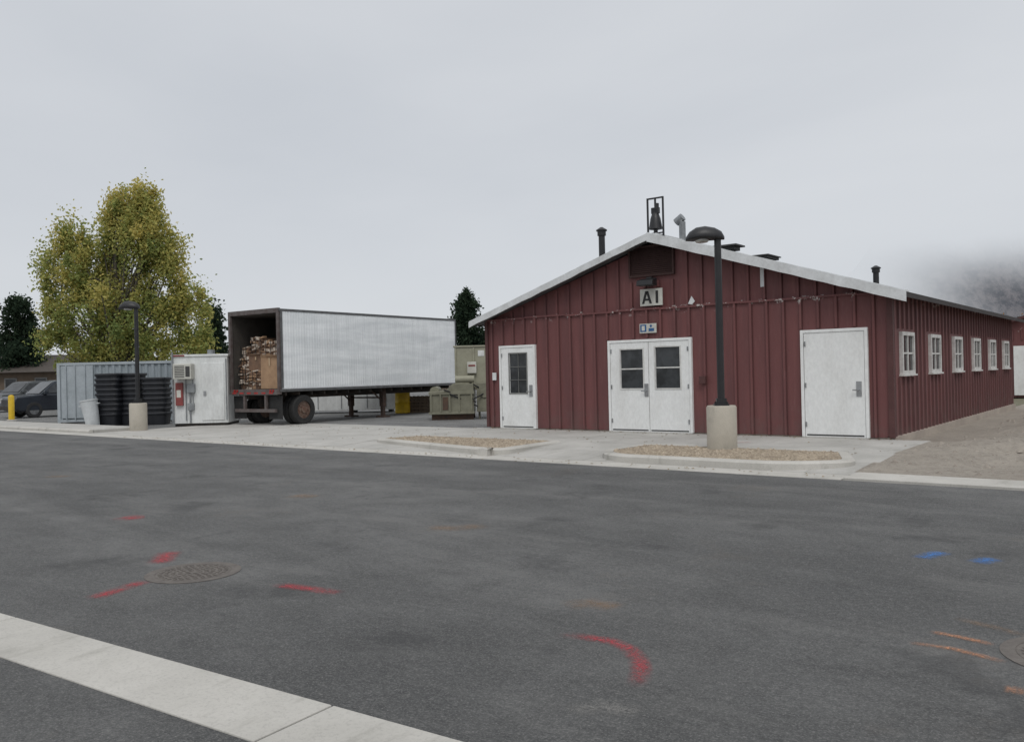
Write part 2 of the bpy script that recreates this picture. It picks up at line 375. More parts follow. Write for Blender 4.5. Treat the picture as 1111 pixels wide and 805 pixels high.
# dirt
nx,ny=170,170; xs=np.linspace(0,1,nx)**1.8*75+10.0; ys=np.linspace(0,1,ny)**1.3*95-4.69
vs=[];fs=[]
def cl01(a): return min(1,max(0,a))
for j in range(ny):
    for i in range(nx):
        x,y=xs[i],ys[j]
        edge=10.98+.10*mn.noise((0,y*1.7,2))
        e=cl01((x-edge)/1.4); e2=cl01((y+4.6)/2.2)
        if x<10.75: z=-.03
        else:
            lip=.015+.105*cl01((y+4.9)/2.2)
            z=lip*(1-.25*e)+e*e2*(.05+.12*mn.noise((x*.35,y*.35,0))+.11*mn.noise((x*1.4,y*1.4,3))+.08*mn.noise((x*3.4,y*3.4,6))+.04*mn.noise((x*8,y*8,9)))
            if y>.0 and x<12.2: z-=.10*cl01(y/.6)*cl01((12.2-x)/1.0)
        z+=e*e2*.45*math.exp(-((x-14.2)**2/4+(y-3.5)**2/22))
        z+=e*cl01((y-3)/14)*.25
        if y>0 and 10.1<x<=10.75: z=.02
        vs.append((x,y,z))
for j in range(ny-1):
    for i in range(nx-1):
        a=j*nx+i; fs.append((a,a+1,a+nx+1,a+nx))
b=MB(); b.add(vs,fs); struct(b.build('dirt_ground',M['dirt'],smooth=True))
b=MB()
for k in range(3200):
    x=11.05+abs(random.gauss(0,3.5)); y=random.uniform(-4.5,22)
    r=random.uniform(.01,.026) if random.random()<.86 else random.uniform(.03,.075)
    i=np.searchsorted(xs,x)-1; j=np.searchsorted(ys,y)-1; z=vs[j*nx+i][2]
    b.add([(x+r,y,z),(x,y+r,z),(x-r,y,z),(x,y-r,z),(x+r*.2,y,z+r*.8)],[(0,1,4),(1,2,4),(2,3,4),(3,0,4)])
g=b.build('loose_stones',M['clod']); g['kind']='stuff'; g['label']='small loose stones scattered over the bare dirt beside the red building'; g['category']='stones'
# ---------------- paint marks
def mark(pts,w,m,label,z=.004,cat='paint mark',name='paint_mark'):
    P=[Vector((*gp(*p),z)) for p in pts]
    vs=[]
    for i,p in enumerate(P):
        t=(P[min(i+1,len(P)-1)]-P[max(i-1,0)]).normalized(); n=Vector((-t.y,t.x,0))*w/2
        vs+=[p-n,p+n]
    me=bpy.data.meshes.new(name); fs=[(2*i,2*i+2,2*i+3,2*i+1) for i in range(len(P)-1)]
    me.from_pydata(vs,[],fs); uvl=me.uv_layers.new(); L=len(P)-1
    for i in range(L):
        for k,(a,bb) in enumerate(((i/L,0),((i+1)/L,0),((i+1)/L,1),(i/L,1))): uvl.data[i*4+k].uv=(a,bb)
    me.materials.append(m); o=bpy.data.objects.new(name,me); col.objects.link(o); tag(o,label,cat); return o
mark([(98,650),(128,640),(160,630)],.20,M['spred'],'faint red spray paint streak just left of the round manhole cover')
mark([(172,612),(178,605),(186,598)],.26,M['spred'],'short red spray paint blob above the round manhole cover')
mark([(296,634),(330,638),(370,644)],.17,M['spred'],'red spray paint dash right of the round manhole cover')
mark([(606,688),(640,692),(665,696),(683,704),(693,716),(696,728),(690,747)],.14,M['spred'],'hook shaped red spray paint arc in the middle foreground')
mark([(132,561),(145,562),(157,561)],.42,M['spred'],'small red spray paint dot far up the asphalt at left')
mark([(50,517),(78,517)],.4,M['sprust'],'faint brown smudge farthest left on the asphalt')
mark([(398,484),(405,481),(412,476)],.25,M['spred'],'red spray mark at the gutter in front of the trailer',z=.014)
mark([(462,573),(495,573),(530,570)],.40,M['sprust'],'faint tan smudge on asphalt below the walkway')
mark([(318,537),(342,540)],.5,M['sprust'],'faint tan smudge on asphalt below the trailer')
mark([(610,658),(640,654),(674,660)],.30,M['sprust'],'faint tan smudge above the red arc')
mark([(985,697),(1035,704),(1092,719)],.085,M['spor'],'lowest of three orange spray lines at right foreground')
mark([(1008,685),(1040,691),(1080,700)],.085,M['spor'],'middle of three orange spray lines at right foreground')
mark([(1036,670),(1075,680),(1116,691)],.12,M['sprust'],'topmost tan orange line of three at right foreground')
mark([(1088,747),(1114,751)],.13,M['spor'],'orange spray blotch in the bottom right corner')
mark([(996,606),(1010,602),(1026,599)],.20,M['spblue'],'left blue spray paint dash on the asphalt at right')
mark([(1058,611),(1070,608),(1081,606)],.21,M['spblue'],'right blue spray paint dash on the asphalt at right')
mark([(612,772),(650,766),(700,774)],.22,M['spgrey'],'rough gritty patch in the asphalt at bottom centre')
mark([(785,489),(800,488),(818,487)],.12,M['spred'],'faint red spray dash by the near lamp base',z=.142)
# ---------------- manholes
def manhole(loc,label,k=1):
    t=thing('manhole_cover',label,'manhole cover',(loc[0],loc[1],0),12)
    b=MB(); b.lathe([(.43*k,.0015),(.43*k,.005),(.345*k,.005),(.345*k,.003)],n=48); b.build('frame',M['iron'],t)
    b=MB(); b.lathe([(.337*k,.0),(.337*k,.005),(.0001,.005)],n=48)
    for r,n in((.06,6),(.12,12),(.18,18),(.24,24),(.295,30)):
        for i in range(n):
            a=2*math.pi*i/n+r*9; x,y=r*k*math.cos(a),r*k*math.sin(a); b.box(x-.012,x+.012,y-.012,y+.012,.004,.010)
    b.build('cover',M['iron'],t)
manhole(gp(210,621),'round cast iron manhole cover among red marks in the left foreground',.88)
manhole(gp(1172,714),'round cast iron manhole cover cut off by the right edge',.88)
# ---------------- RED BUILDING
W,L,ZB,PK,SL,ZR=10.22,15.0,.155,5.11,.317,4.60
SP=.36
def rz(u): return ZR-abs(u-PK)*SL
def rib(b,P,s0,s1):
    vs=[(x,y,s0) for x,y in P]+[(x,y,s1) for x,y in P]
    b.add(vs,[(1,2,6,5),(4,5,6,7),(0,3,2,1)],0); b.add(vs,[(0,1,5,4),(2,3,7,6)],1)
def rib_front(b,x0,x1,zlo,zhi_fn,ops,sp=SP,y=0):
    x=x0+.16
    while x<x1-.05:
        segs=[(zlo,zhi_fn(x))]
        for (a,c,z0,z1) in ops:
            if a-.03<x+.05 and x<c+.03:
                ns=[]
                for s0,s1 in segs:
                    if z0>s0: ns.append((s0,min(s1,z0)))
                    if z1<s1: ns.append((max(s0,z1),s1))
                segs=[q for q in ns if q[1]-q[0]>.02]
        for s0,s1 in segs: rib(b,[(x-.015,y),(x+.005,y-.042),(x+.055,y-.042),(x+.075,y)],s0,s1)
        x+=sp
OPS=[(.46,1.64,.1,2.33),(3.80,6.03,.1,2.33),(8.45,9.82,.1,2.36)]
RR=[M['red'],M['redribshade']]
bld=thing('barn_building','long red metal sided building with white gable trim and three front doors','building')
b=MB()
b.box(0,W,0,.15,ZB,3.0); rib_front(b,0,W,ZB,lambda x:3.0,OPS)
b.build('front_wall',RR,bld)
b=MB(); b.xz([(0.05,3.0),(W-.05,3.0),(PK,ZR-.05)],.05,.15)
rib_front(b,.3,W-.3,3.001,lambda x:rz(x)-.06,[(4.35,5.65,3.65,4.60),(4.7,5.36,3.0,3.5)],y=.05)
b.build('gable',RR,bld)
b=MB()
x=0
while x<W-.01:
    x2=min(W,x+random.uniform(.8,1.6)); dz=random.uniform(-.012,.012); b.box(x,x2-.004,-.05,.05,2.975+dz,3.015+dz); x=x2
b.build('lap_trim',M['red'],bld)
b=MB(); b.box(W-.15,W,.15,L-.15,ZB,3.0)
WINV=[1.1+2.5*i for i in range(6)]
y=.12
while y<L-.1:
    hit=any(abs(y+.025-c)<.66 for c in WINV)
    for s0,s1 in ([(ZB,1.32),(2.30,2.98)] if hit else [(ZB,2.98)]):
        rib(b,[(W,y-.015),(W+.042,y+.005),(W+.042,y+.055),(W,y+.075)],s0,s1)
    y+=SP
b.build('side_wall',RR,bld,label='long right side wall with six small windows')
b=MB(); b.box(0,.15,.15,L-.15,ZB,3.0); b.xz([(0,ZB),(W,ZB),(W,3.0),(PK,ZR-.05),(0,3.0)],L-.15,L); b.build('rear_wall',M['red'],bld)
one('corner_trim',M['redtrim'],bld,(-.03,.06,-.046,-.001,ZB,2.96),(W-.06,W+.05,-.048,.06,ZB,2.96))
b=MB(); b.box(.05,W-.0,.02,L-.05,-.15,ZB); b.box(W-.1,W+.09,.0,L,-.15,ZB+.02); b.build('foundation',M['found'],bld)
T=.07; Y0,Y1=-.35,L+.3; OH=.35
b=MB()
for sgn in(-1,1):
    oh=OH if sgn>0 else .28
    e=PK+sgn*(PK+oh); b.xz([(PK,ZR),(e,rz(e)),(e,rz(e)+T),(PK,ZR+T)],Y0,Y1)
    n=46
    for k in range(n):
        yy=Y0+.05+k*(Y1-Y0-.15)/n
        b.xz([(PK,ZR+T),(e,rz(e)+T),(e,rz(e)+T+.02),(PK,ZR+T+.02)],yy,yy+.06)
roof=b.build('roof',M['roof'],bld)
for sgn in(-1,1):
    b=MB(); oh=OH if sgn>0 else .28
    e=PK+sgn*(PK+oh+.03); h0,h1=(-.06,.095) if sgn<0 else (-.09,.115)
    n=18; pts=[]
    for k in range(n+1):
        u=PK+(e-PK)*k/n; pts.append((u,rz(u),random.uniform(-.009,.009)))
    for k in range(n):
        a,c=pts[k],pts[k+1]
        b.xz([(a[0],a[1]+h0+a[2]),(c[0],c[1]+h0+c[2]),(c[0],c[1]+h1+c[2]),(a[0],a[1]+h1+a[2])],Y0-.03,Y0-.002)
    b.xz([(PK,ZR+.10),(e,rz(e)+.10),(e,rz(e)+h1+.013),(PK,ZR+h1+.013)],Y0-.002,Y0+.22)
    b.build('fascia',M['fascia'],roof,label='white metal gable trim')
e=PK+PK+OH
one('eave_trim',M['eave'],roof,(e+.001,e+.018,Y0,Y1,rz(e)-.01,rz(e)+.092),(-.28-.02,-.281,Y0+.23,Y1,rz(-.28)-.02,rz(-.28)+.092))
b=MB(); b.box(PK-.12,PK+.12,Y0+.24,Y1,ZR+.06,ZR+.125); b.build('ridge_cap',M['fascia'],roof)
def frame(b,x0,x1,z0,z1,w=.06,y0=-.075,y1=.0):
    b.box(x0-w,x0,y0,y1,z0,z1+w); b.box(x1,x1+w,y0,y1,z0,z1+w); b.box(x0,x1,y0,y1,z1,z1+w)
def leafdoor(x0,x1,z0,z1,win=None,rows=1,cols=1,hx=None,lab=None,par=None,hinge=None,bar=.015,wm='whiteframe'):
    b=MB(); yF,yB=-.062,-.01
    if win:
        a,c,d,e=win
        b.box(x0,x1,yF,yB,z0,d); b.box(x0,x1,yF,yB,e,z1); b.box(x0,a,yF,yB,d,e); b.box(c,x1,yF,yB,d,e)
    else: b.box(x0,x1,yF,yB,z0,z1)
    dr=b.build('door',M['white'],par,label=lab)
    if win:
        b=MB(); b.box(a-.03,c+.03,-.074,-.060,e,e+.03); b.box(a-.03,c+.03,-.074,-.060,d-.03,d); b.box(a-.03,a,-.074,-.06,d,e); b.box(c,c+.03,-.074,-.06,d,e)
        for i in range(1,rows): zz=d+(e-d)*i/rows; b.box(a,c,-.056,-.035,zz-bar,zz+bar)
        for i in range(1,cols): xx=a+(c-a)*i/cols; b.box(xx-bar*.6,xx+bar*.6,-.054,-.035,d,e)
        b.build('window_frame',M[wm],dr)
        b=MB(); b.box(a,c,-.034,-.026,d,e); b.build('pane',M['glass'],dr)
    if hx is not None:
        b=MB(); b.box(hx-.05,hx+.05,-.075,-.060,z0+.82,z0+1.12); b.cyl((hx,-.06,z0+.95),(hx,-.13,z0+.95),.015); b.cyl((hx,-.125,z0+.95),(hx-.11,-.125,z0+.95),.013)
        b.build('handle',M['steel'],dr)
    if hinge is not None:
        one('hinge',M['steel'],dr,*[(hinge-.015,hinge+.015,-.078,-.058,z0+zz,z0+zz+.1) for zz in(.2,1.0,1.85)])
    b=MB(); b.box(x0+.03,x1-.03,-.066,-.061,z0+.02,z0+.05); b.build('sweep',M['grille'],dr)
    return dr
Z0=.145
b=MB(); frame(b,.52,1.58,Z0,2.24); b.build('door_frame',M['white'],bld)
leafdoor(.53,1.57,Z0,2.235,(.80,1.36,1.06,2.08),3,2,1.49,'narrow white door with a dark window',bld,.55,.006,'darkframe')
b=MB(); frame(b,3.88,5.95,Z0,2.24); b.build('door_frame',M['white'],bld)
leafdoor(3.89,4.910,Z0,2.235,(4.17,4.77,1.16,2.07),2,1,4.85,'left leaf of the white double door',bld,3.91)
leafdoor(4.925,5.94,Z0,2.235,(5.10,5.72,1.16,2.10),2,1,None,'right leaf of the white double door',bld,5.92)
b=MB(); frame(b,8.53,9.74,Z0,2.27); b.build('door_frame',M['white'],bld)
leafdoor(8.54,9.73,Z0,2.265,None,1,1,9.62,'wide plain white door at the right corner',bld,8.56)
one('threshold',M['concrete'],bld,*[(a,c,-.16,.0,.12,Z0-.002) for a,c in((.5,1.6),(3.85,5.98),(8.5,9.78))])
def window(yc):
    b=MB(); x0=W+.0; y0,y1,z0,z1=yc-.5,yc+.5,1.38,2.24; t=.075
    b.box(x0,x0+.07,y0,y1,z0,z0+t); b.box(x0,x0+.07,y0,y1,z1-t,z1); b.box(x0,x0+.07,y0,y0+t,z0+t,z1-t); b.box(x0,x0+.07,y1-t,y1,z0+t,z1-t)
    b.box(x0,x0+.055,yc-.02,yc+.02,z0+t,z1-t); b.box(x0,x0+.05,y0+t,yc-.02,1.79,1.825); b.box(x0,x0+.05,yc+.02,y1-t,1.79,1.825)
    b.box(x0,x0+.10,y0-.04,y1+.04,z0-.035,z0)
    f=b.build('window',M['whiteframe'],bld)
    b=MB(); b.box(x0+.02,x0+.03,y0+t,y1-t,z0+t,z1-t); b.build('pane',M['glass'],f)
for yc in WINV: window(yc)
b=MB(); frame(b,4.46,5.56,3.80,4.44,.04,-.03,.05); b.box(4.42,5.60,-.03,.05,3.76,3.80); v=b.build('vent',M['vent'],bld)
b=MB()
b.box(4.46,5.56,.02,.048,3.80,4.44)
for i in range(14):
    z=3.81+i*.045; b.add([(4.46,-.01,z),(5.56,-.01,z),(5.56,.02,z+.04),(4.46,.02,z+.04)],[(0,1,2,3)])
b.build('louvre',M['vent'],v)
b=MB(); b.box(4.93,5.07,-.12,.04,3.60,3.73); b.yz([(-.12,3.70),(-.34,3.64),(-.36,3.52),(-.12,3.52)],4.80,5.22); b.build('wall_lamp',M['black'],bld,bevel=.015)
b=MB(); b.box(4.74,5.32,-.075,-.052,3.07,3.46); b.box(4.8,5.26,-.052,.05,3.15,3.4); sg=b.build('sign',M['signwhite'],bld)
b=MB(); yA,yB=-.080,-.0755
def bar(p,q,wd):
    b.xz([(p[0]-wd/2,p[1]),(p[0]+wd/2,p[1]),(q[0]+wd/2,q[1]),(q[0]-wd/2,q[1])],yA,yB)
bar((4.82,3.12),(4.91,3.41),.06); bar((5.02,3.12),(4.93,3.41),.06); b.box(4.87,4.97,yA-.001,yB,3.19,3.235); b.box(5.15,5.215,yA,yB,3.12,3.41)
b.build('lettering',M['ink'],sg)
b=MB(); b.box(4.70,5.14,-.06,-.043,2.44,2.66); sg=b.build('notice',M['signwhite'],bld)
b=MB(); b.box(4.72,4.88,-.064,-.0605,2.47,2.64); b.box(4.94,5.08,-.064,-.0605,2.48,2.55); b.cyl((5.0,-.064,2.60),(5.0,-.0605,2.60),.03); b.build('emblem',M['signblue'],sg)
b=MB(); b.box(4.76,4.84,-.067,-.0645,2.50,2.61); b.build('emblem_mark',M['signwhite'],sg)
b=MB(); b.box(6.20,6.36,-.12,-.043,1.25,1.42); b.build('junction_box',M['redtrim'],bld,bevel=.01)
b=MB(); b.box(.22,.34,-.07,-.043,1.4,1.6); b.build('wall_plate',M['fascia'],bld)
b=MB(); b.xz([(5.95,3.05),(6.05,3.03),(6.12,3.10),(6.04,3.22)],-.056,-.052); b.build('bare_patch',M['fascia'],bld)
b=MB(); b.xz([(7.62,3.30),(7.70,3.30),(7.70,3.78),(7.62,3.75)],-.0,.05); b.build('bare_patch',M['fascia'],bld)
def pipe(u,v,z1,r,m,cap=True,elbow=False):
    z0=rz(u)-.05; b=MB(); b.cyl((u,v,z0),(u,v,z1),r,n=14)
    if cap: b.cyl((u,v,z1-.12),(u,v,z1),r*1.35,n=14); b.lathe([(r*1.7,0),(r*1.7,.03),(r*.4,.10)],(u,v,z1+.0),14)
    b.cyl((u,v,z0),(u,v,z0+.2),r*1.8,r*1.05,n=14)
    if elbow: b.cyl((u,v,z1),(u-.10,v-.02,z1+.09),r,n=12); b.cyl((u-.16,v,z1+.0),(u+.02,v,z1+.12),r*1.25,n=12)
    return b.build('roof_pipe',m,bld,smooth=True)
pipe(2.75,1.5,5.25,.085,M['black']); pipe(5.2,1.25,5.15,.08,M['galv'],False,True); pipe(7.0,11.2,4.66,.09,M['black'])
b=MB(); b.box(4.95,5.45,3.7,4.1,ZR+.1,ZR+.20); b.box(4.85,5.55,3.6,4.2,ZR+.20,ZR+.24); b.build('roof_vent',M['grille'],bld)
b=MB(); b.box(4.85,5.45,6.0,6.9,ZR+.1,ZR+.17); b.box(4.8,5.5,5.95,6.95,ZR+.17,ZR+.20); b.build('roof_vent',M['grille'],bld)
b=MB(); u0,u1,v,zt=4.87,5.27,.15,5.60
for x in(u0,u1): b.box(x-.018,x+.018,v-.018,v+.018,ZR,zt)
b.box(u0+.018,u1-.018,v-.015,v+.015,zt-.035,zt); b.box(u0+.018,u1-.018,v-.015,v+.015,ZR+.15,ZR+.18)
bf=b.build('bell_frame',M['black'],bld)
b=MB(); b.lathe([(.16,.26),(.15,.32),(.12,.50),(.08,.62),(.03,.66)],(5.07,v,ZR),18); b.box(4.98,5.17,v-.04,v+.04,ZR+.62,ZR+.76); b.cyl((5.07,v,ZR+.72),(5.07,v,zt-.035),.025); b.cyl((5.10,v,ZR+.72),(5.12,v,ZR+.86),.06,.045); b.cyl((5.07,v,ZR+.18),(5.07,v,ZR+.30),.05)
b.build('bell',M['black'],bf,smooth=True)
# second red building
b2=thing('barn_building','second red building partly hidden beyond the right end of the long one','building',(7.6,25.4,0))
b=MB(); b.xz([(0,0),(10.2,0),(10.2,3.0),(5.1,4.5),(0,3.0)],0,12); rib_front(b,0,10.2,.1,lambda x:2.95,[(1.0,5.0,0,2.5)]); b.build('wall',RR,b2)
b=MB()
for q in(-1,1):
    e=5.1+q*5.45; ze=4.5-5.45*SL
    b.xz([(5.1,4.5),(e,ze),(e,ze+.12),(5.1,4.62)],-.3,12.3)
b.build('roof',M['redtrim'],b2)
b=MB(); b.box(1.3,4.2,-.08,-.044,.1,2.25); b.build('door',M['white'],b2)
# ---------------- street lamps
def lamp(loc,rot,label):
    t=thing('street_lamp',label,'street lamp',(loc[0],loc[1],loc[2]),rot)
    b=MB(); b.lathe([(.27,-.1),(.27,.76),(.25,.79),(.0001,.79)],n=28); b.build('concrete_base',M['block'],t,smooth=True)
    b=MB(); b.box(-.13,.13,-.13,.13,.79,.82); b.box(-.09,.09,-.09,.09,.82,.92)
    for x in(-.1,.1):
        for y in(-.1,.1): b.cyl((x,y,.81),(x,y,.86),.012,n=8)
    b.build('base_plate',M['black'],t)
    H=.14
    b=MB(); b.cyl((0,0,.82),(0,0,3.76+H),.066,.062,n=16); b.build('pole',M['black'],t,smooth=True)
    b=MB(); vs=[];fs=[]; secs=[(.12,.05,.05,3.68),(.07,.10,.12,3.70),(-.05,.15,.175,3.715),(-.22,.185,.205,3.72),(-.38,.18,.19,3.715),(-.50,.13,.13,3.70),(-.57,.05,.05,3.68)]; n=18
    for x,wy,hz,zc in secs:
        for i in range(n):
            a=2*math.pi*i/n; z=math.sin(a)*hz
            if z<0: z*=.30
            vs.append((x,math.cos(a)*wy,zc+z+H))
    for k in range(len(secs)-1):
        for i in range(n): fs.append((k*n+i,k*n+(i+1)%n,(k+1)*n+(i+1)%n,(k+1)*n+i))
    fs.append(tuple(range(n))); fs.append(tuple((len(secs)-1)*n+i for i in range(n)))
    b.add(vs,fs); b.build('lamp_head',M['black'],t,smooth=True)
    b=MB(); b.lathe([(.10,.0),(.13,.03),(.13,.05)],(-.28,0,3.63+H),20); b.build('lens',M['lens'],t,smooth=True)
    return t
lamp((8.05,-3.05,.12),30,'black street lamp on a concrete base in the gravel bed before the double doors')
lamp((*at(149,27.3),.10),30,'black street lamp on a concrete base near the stacked black totes at left')
# ---------------- trailer
TL=9.3
tr=thing('semi_trailer','silver box trailer with open back standing left of the red building','trailer',(-9.94,-.36,0),3.3)
b=MB()
b.box(1.27,1.30,0.08,TL,1.22,3.80)
k=.22
while k<TL-.1:
    b.add([(1.30,k,1.25),(1.309,k+.012,1.25),(1.309,k+.032,1.25),(1.30,k+.044,1.25),(1.30,k,3.78),(1.309,k+.012,3.78),(1.309,k+.032,3.78),(1.30,k+.044,3.78)],[(0,1,5,4),(1,2,6,5),(2,3,7,6)]); k+=.115
b.build('side_wall',M['trailer'],tr)
b=MB(); b.box(-1.30,-1.27,.08,TL,1.22,3.80); b.build('side_wall',M['trailerframe'],tr)
b=MB(); b.box(-1.27,1.27,TL-.05,TL,1.25,3.8); b.build('front_wall',M['trailer'],tr)
b=MB(); b.box(-1.29,1.29,.05,TL,3.80,3.86); b.build('roof',M['trailer'],tr)
one('rail',M['rail'],tr,(1.300,1.318,.0,TL,3.79,3.87),(1.30,1.32,.0,TL,1.13,1.22),(-1.32,-1.30,0,TL,1.12,1.22),(-1.315,-1.3,0,TL,3.79,3.87))
b=MB(); b.box(-1.27,1.27,.0,TL-.05,1.12,1.22); b.build('floor',M['trailerin'],tr)
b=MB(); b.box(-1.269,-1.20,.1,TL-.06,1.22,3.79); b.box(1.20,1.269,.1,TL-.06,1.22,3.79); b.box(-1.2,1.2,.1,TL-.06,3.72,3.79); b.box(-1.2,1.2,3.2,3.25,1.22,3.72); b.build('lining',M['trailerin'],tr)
b=MB(); b.box(-1.30,-1.18,-.03,.075,1.05,3.90); b.box(1.20,1.30,-.03,.075,1.05,3.90); b.box(-1.18,1.20,-.03,.075,3.74,3.90); b.box(-1.18,1.20,-.03,.075,1.03,1.22); b.build('rear_frame',M['trailerframe'],tr,bevel=.01)
b=MB(); b.box(1.310,1.325,.05,.14,1.25,3.78); b.build('rear_post',M['rail'],tr)
b=MB(); b.box(1.310,1.325,TL-.06,TL,1.25,3.78); b.build('nose_post',M['rail'],tr)
for i in range(6): one('reflective_strip',M['stripe'],tr,(-1.12+i*.38,-1.12+i*.38+.2,-.036,-.031,1.07,1.12))
for xx in(-1.0,-.86,.86,1.0):
    b=MB(); b.cyl((xx,-.05,1.165),(xx,-.03,1.165),.045,n=14); b.build('tail_light',M['redlamp'],tr)
b=MB()
for xx in(-.5,.5): b.box(xx-.06,xx+.06,.1,TL-.2,.88,1.12)
for i in range(16): b.box(-1.2,1.2,.3+i*.57,.36+i*.57,1.0,1.115)
b.build('chassis_rail',M['chassis'],tr)
b=MB(); b.box(-1.05,1.05,-.0,.08,.45,.56)
for xx in(-.55,.55): b.box(xx-.05,xx+.05,.0,.08,.56,1.03)
b.build('bumper',M['trailerframe'],tr)
for xx in(-.92,.92):
    b=MB(); b.box(xx-.33,xx+.33,.12,.14,.22,1.0); b.build('mud_flap',M['tyre'],tr)
b=MB(); b.cyl((-1,1.05,.5),(1,1.05,.5),.07); b.box(-.6,-.4,.6,1.6,.6,.88); b.box(.4,.6,.6,1.6,.6,.88); b.build('axle',M['chassis'],tr)
def wheel(parent,x,y,z,r,w,out,rim=M['rim']):
    b=MB(); prof=[(r*.60,-w/2),(r*.93,-w/2),(r,-w*.36),(r,w*.36),(r*.93,w/2),(r*.60,w/2),(r*.60,-w/2)]
    n=28; vs=[];fs=[]
    for rr,q in prof:
        for i in range(n):
            a=2*math.pi*i/n; vs.append((x+q,y+rr*math.cos(a),z+rr*math.sin(a)))
    for k in range(len(prof)-1):
        for i in range(n): fs.append((k*n+i,k*n+(i+1)%n,(k+1)*n+(i+1)%n,(k+1)*n+i))
    b.add(vs,fs); ty=b.build('wheel',M['tyre'],parent,smooth=True)
    b=MB(); b.cyl((x-w*.3,y,z),(x+w*.3,y,z),r*.595,n=24); b.cyl((x+out*w*.3,y,z),(x+out*w*.5,y,z),r*.22,n=14)
    for i in range(8):
        a=i*math.pi/4; b.cyl((x+out*w*.3,y+r*.38*math.cos(a),z+r*.38*math.sin(a)),(x+out*w*.38,y+r*.38*math.cos(a),z+r*.38*math.sin(a)),r*.06,n=8)
    b.build('rim',rim,ty)
for xx,o in((1.14,1),(.82,1),(-1.14,-1),(-.82,-1)): wheel(tr,xx,1.05,.5,.5,.26,o)
for xx in(-.85,.85):
    b=MB(); b.box(xx-.09,xx+.09,5.22,5.40,.42,1.12); b.box(xx-.065,xx+.065,5.245,5.375,.06,.42); b.box(xx-.2,xx+.2,5.12,5.50,.0,.06); b.cyl((xx,5.31,.9),(xx*.4,6.1,1.1),.035); b.cyl((xx,5.31,.6),(xx,4.6,1.1),.03)
    b.build('landing_leg',M['leg'],tr)
b=MB(); b.cyl((-.85,5.31,.75),(.85,5.31,.75),.03); b.build('landing_crossbar',M['leg'],tr)
def tloc(lx,ly):
    a=math.radians(3.3); return (-9.94+lx*math.cos(a)-ly*math.sin(a),-.36+lx*math.sin(a)+ly*math.cos(a))
def carton(lx,ly,lz,w,d,h,rot,m,label):
    gx,gy=tloc(lx,ly)
    t=thing('carton',label,'box',(gx,gy,lz),3.3+rot)
    j=lambda: random.uniform(-.02,.02)
    b=MB(); P=[(-w/2,-d/2,0),(w/2,-d/2,0),(w/2,d/2,0),(-w/2,d/2,0)]; Q=[(-w/2+j(),-d/2+j(),h+j()),(w/2+j(),-d/2+j(),h+j()),(w/2+j(),d/2,h),(-w/2+j(),d/2,h)]
    b.add(P+Q,[(0,3,2,1),(4,5,6,7),(0,1,5,4),(1,2,6,5),(2,3,7,6),(3,0,4,7)]); b.build('box',m,t,bevel=.012)
    b=MB(); b.box(-.03,.03,-d/2-.026,-d/2-.022,h*.72,h-.03); b.build('tape',M['tape'],t)
    b=MB(); b.add([(-w/2,-d/2,h-.01),(w/2,-d/2,h-.01),(w/2-.05,-d/2-.10,h+.06),(-w/2+.08,-d/2-.06,h+.09)],[(0,1,2,3)]); b.build('flap',m,t)
def bale(lx,ly,lz,w,d,h,rot,label):
    gx,gy=tloc(lx,ly)
    t=thing('cardboard_bale',label,'bale',(gx,gy,lz),3.3+rot)
    b=MB()
    b.box(-w/2+.04,w/2-.04,-d/2+.06,d/2-.03,0,h-.03)
    z=.0
    while z<h-.03:
        x=-w/2+random.uniform(0,.06); th=random.uniform(.03,.12)
        while x<w/2-.06:
            ww=random.uniform(.07,.30); y=-d/2+random.uniform(-.06,.06); tl=random.uniform(-.06,.06)
            x1=min(x+ww,w/2+random.uniform(-.03,.03)); mi=random.choice((0,0,1,1,2)); t2=th*random.uniform(.4,1)
            b.add([(x,y,z),(x1,y+.02,z+tl),(x1,y+.15,z+tl),(x,y+.15,z),(x,y,z+t2),(x1,y+.02,z+t2+tl),(x1,y+.15,z+t2+tl),(x,y+.15,z+t2)],[(0,3,2,1),(4,5,6,7),(0,1,5,4),(1,2,6,5),(2,3,7,6),(3,0,4,7)],mi)
            x=x1+random.uniform(.0,.03)
        z+=th+random.uniform(.0,.01)
    b.build('pressed_card',[M['card2'],M['mixed'],M['card']],t)
    for x in(-w*.3,.0,w*.3):
        b=MB(); b.box(x-.008,x+.008,-d/2-.075,-d/2-.065,.0,h); b.build('strap',M['black'],t)
carton(.66,.62,1.23,.94,1.0,1.06,2,M['card'],'tall brown carton at right rear of the trailer floor')
bale(.68,.70,2.31,.90,.9,.55,-3,'cardboard bale on top of the tall carton at right in the trailer')
bale(-.22,.64,1.23,.82,.9,.62,-3,'lowest cardboard bale in the middle of the trailer opening')
carton(-.24,.70,1.86,.76,.85,.50,3,M['card2'],'dark carton between two bales in the middle of the trailer')
bale(-.18,.74,2.38,.84,.8,.60,-5,'topmost cardboard bale in the middle of the trailer opening')
bale(-.92,.75,1.23,.5,.9,.8,2,'lower cardboard bale at the left rear of the trailer')
bale(-.92,.78,2.05,.48,.8,.66,-2,'upper cardboard bale at the left rear of the trailer')
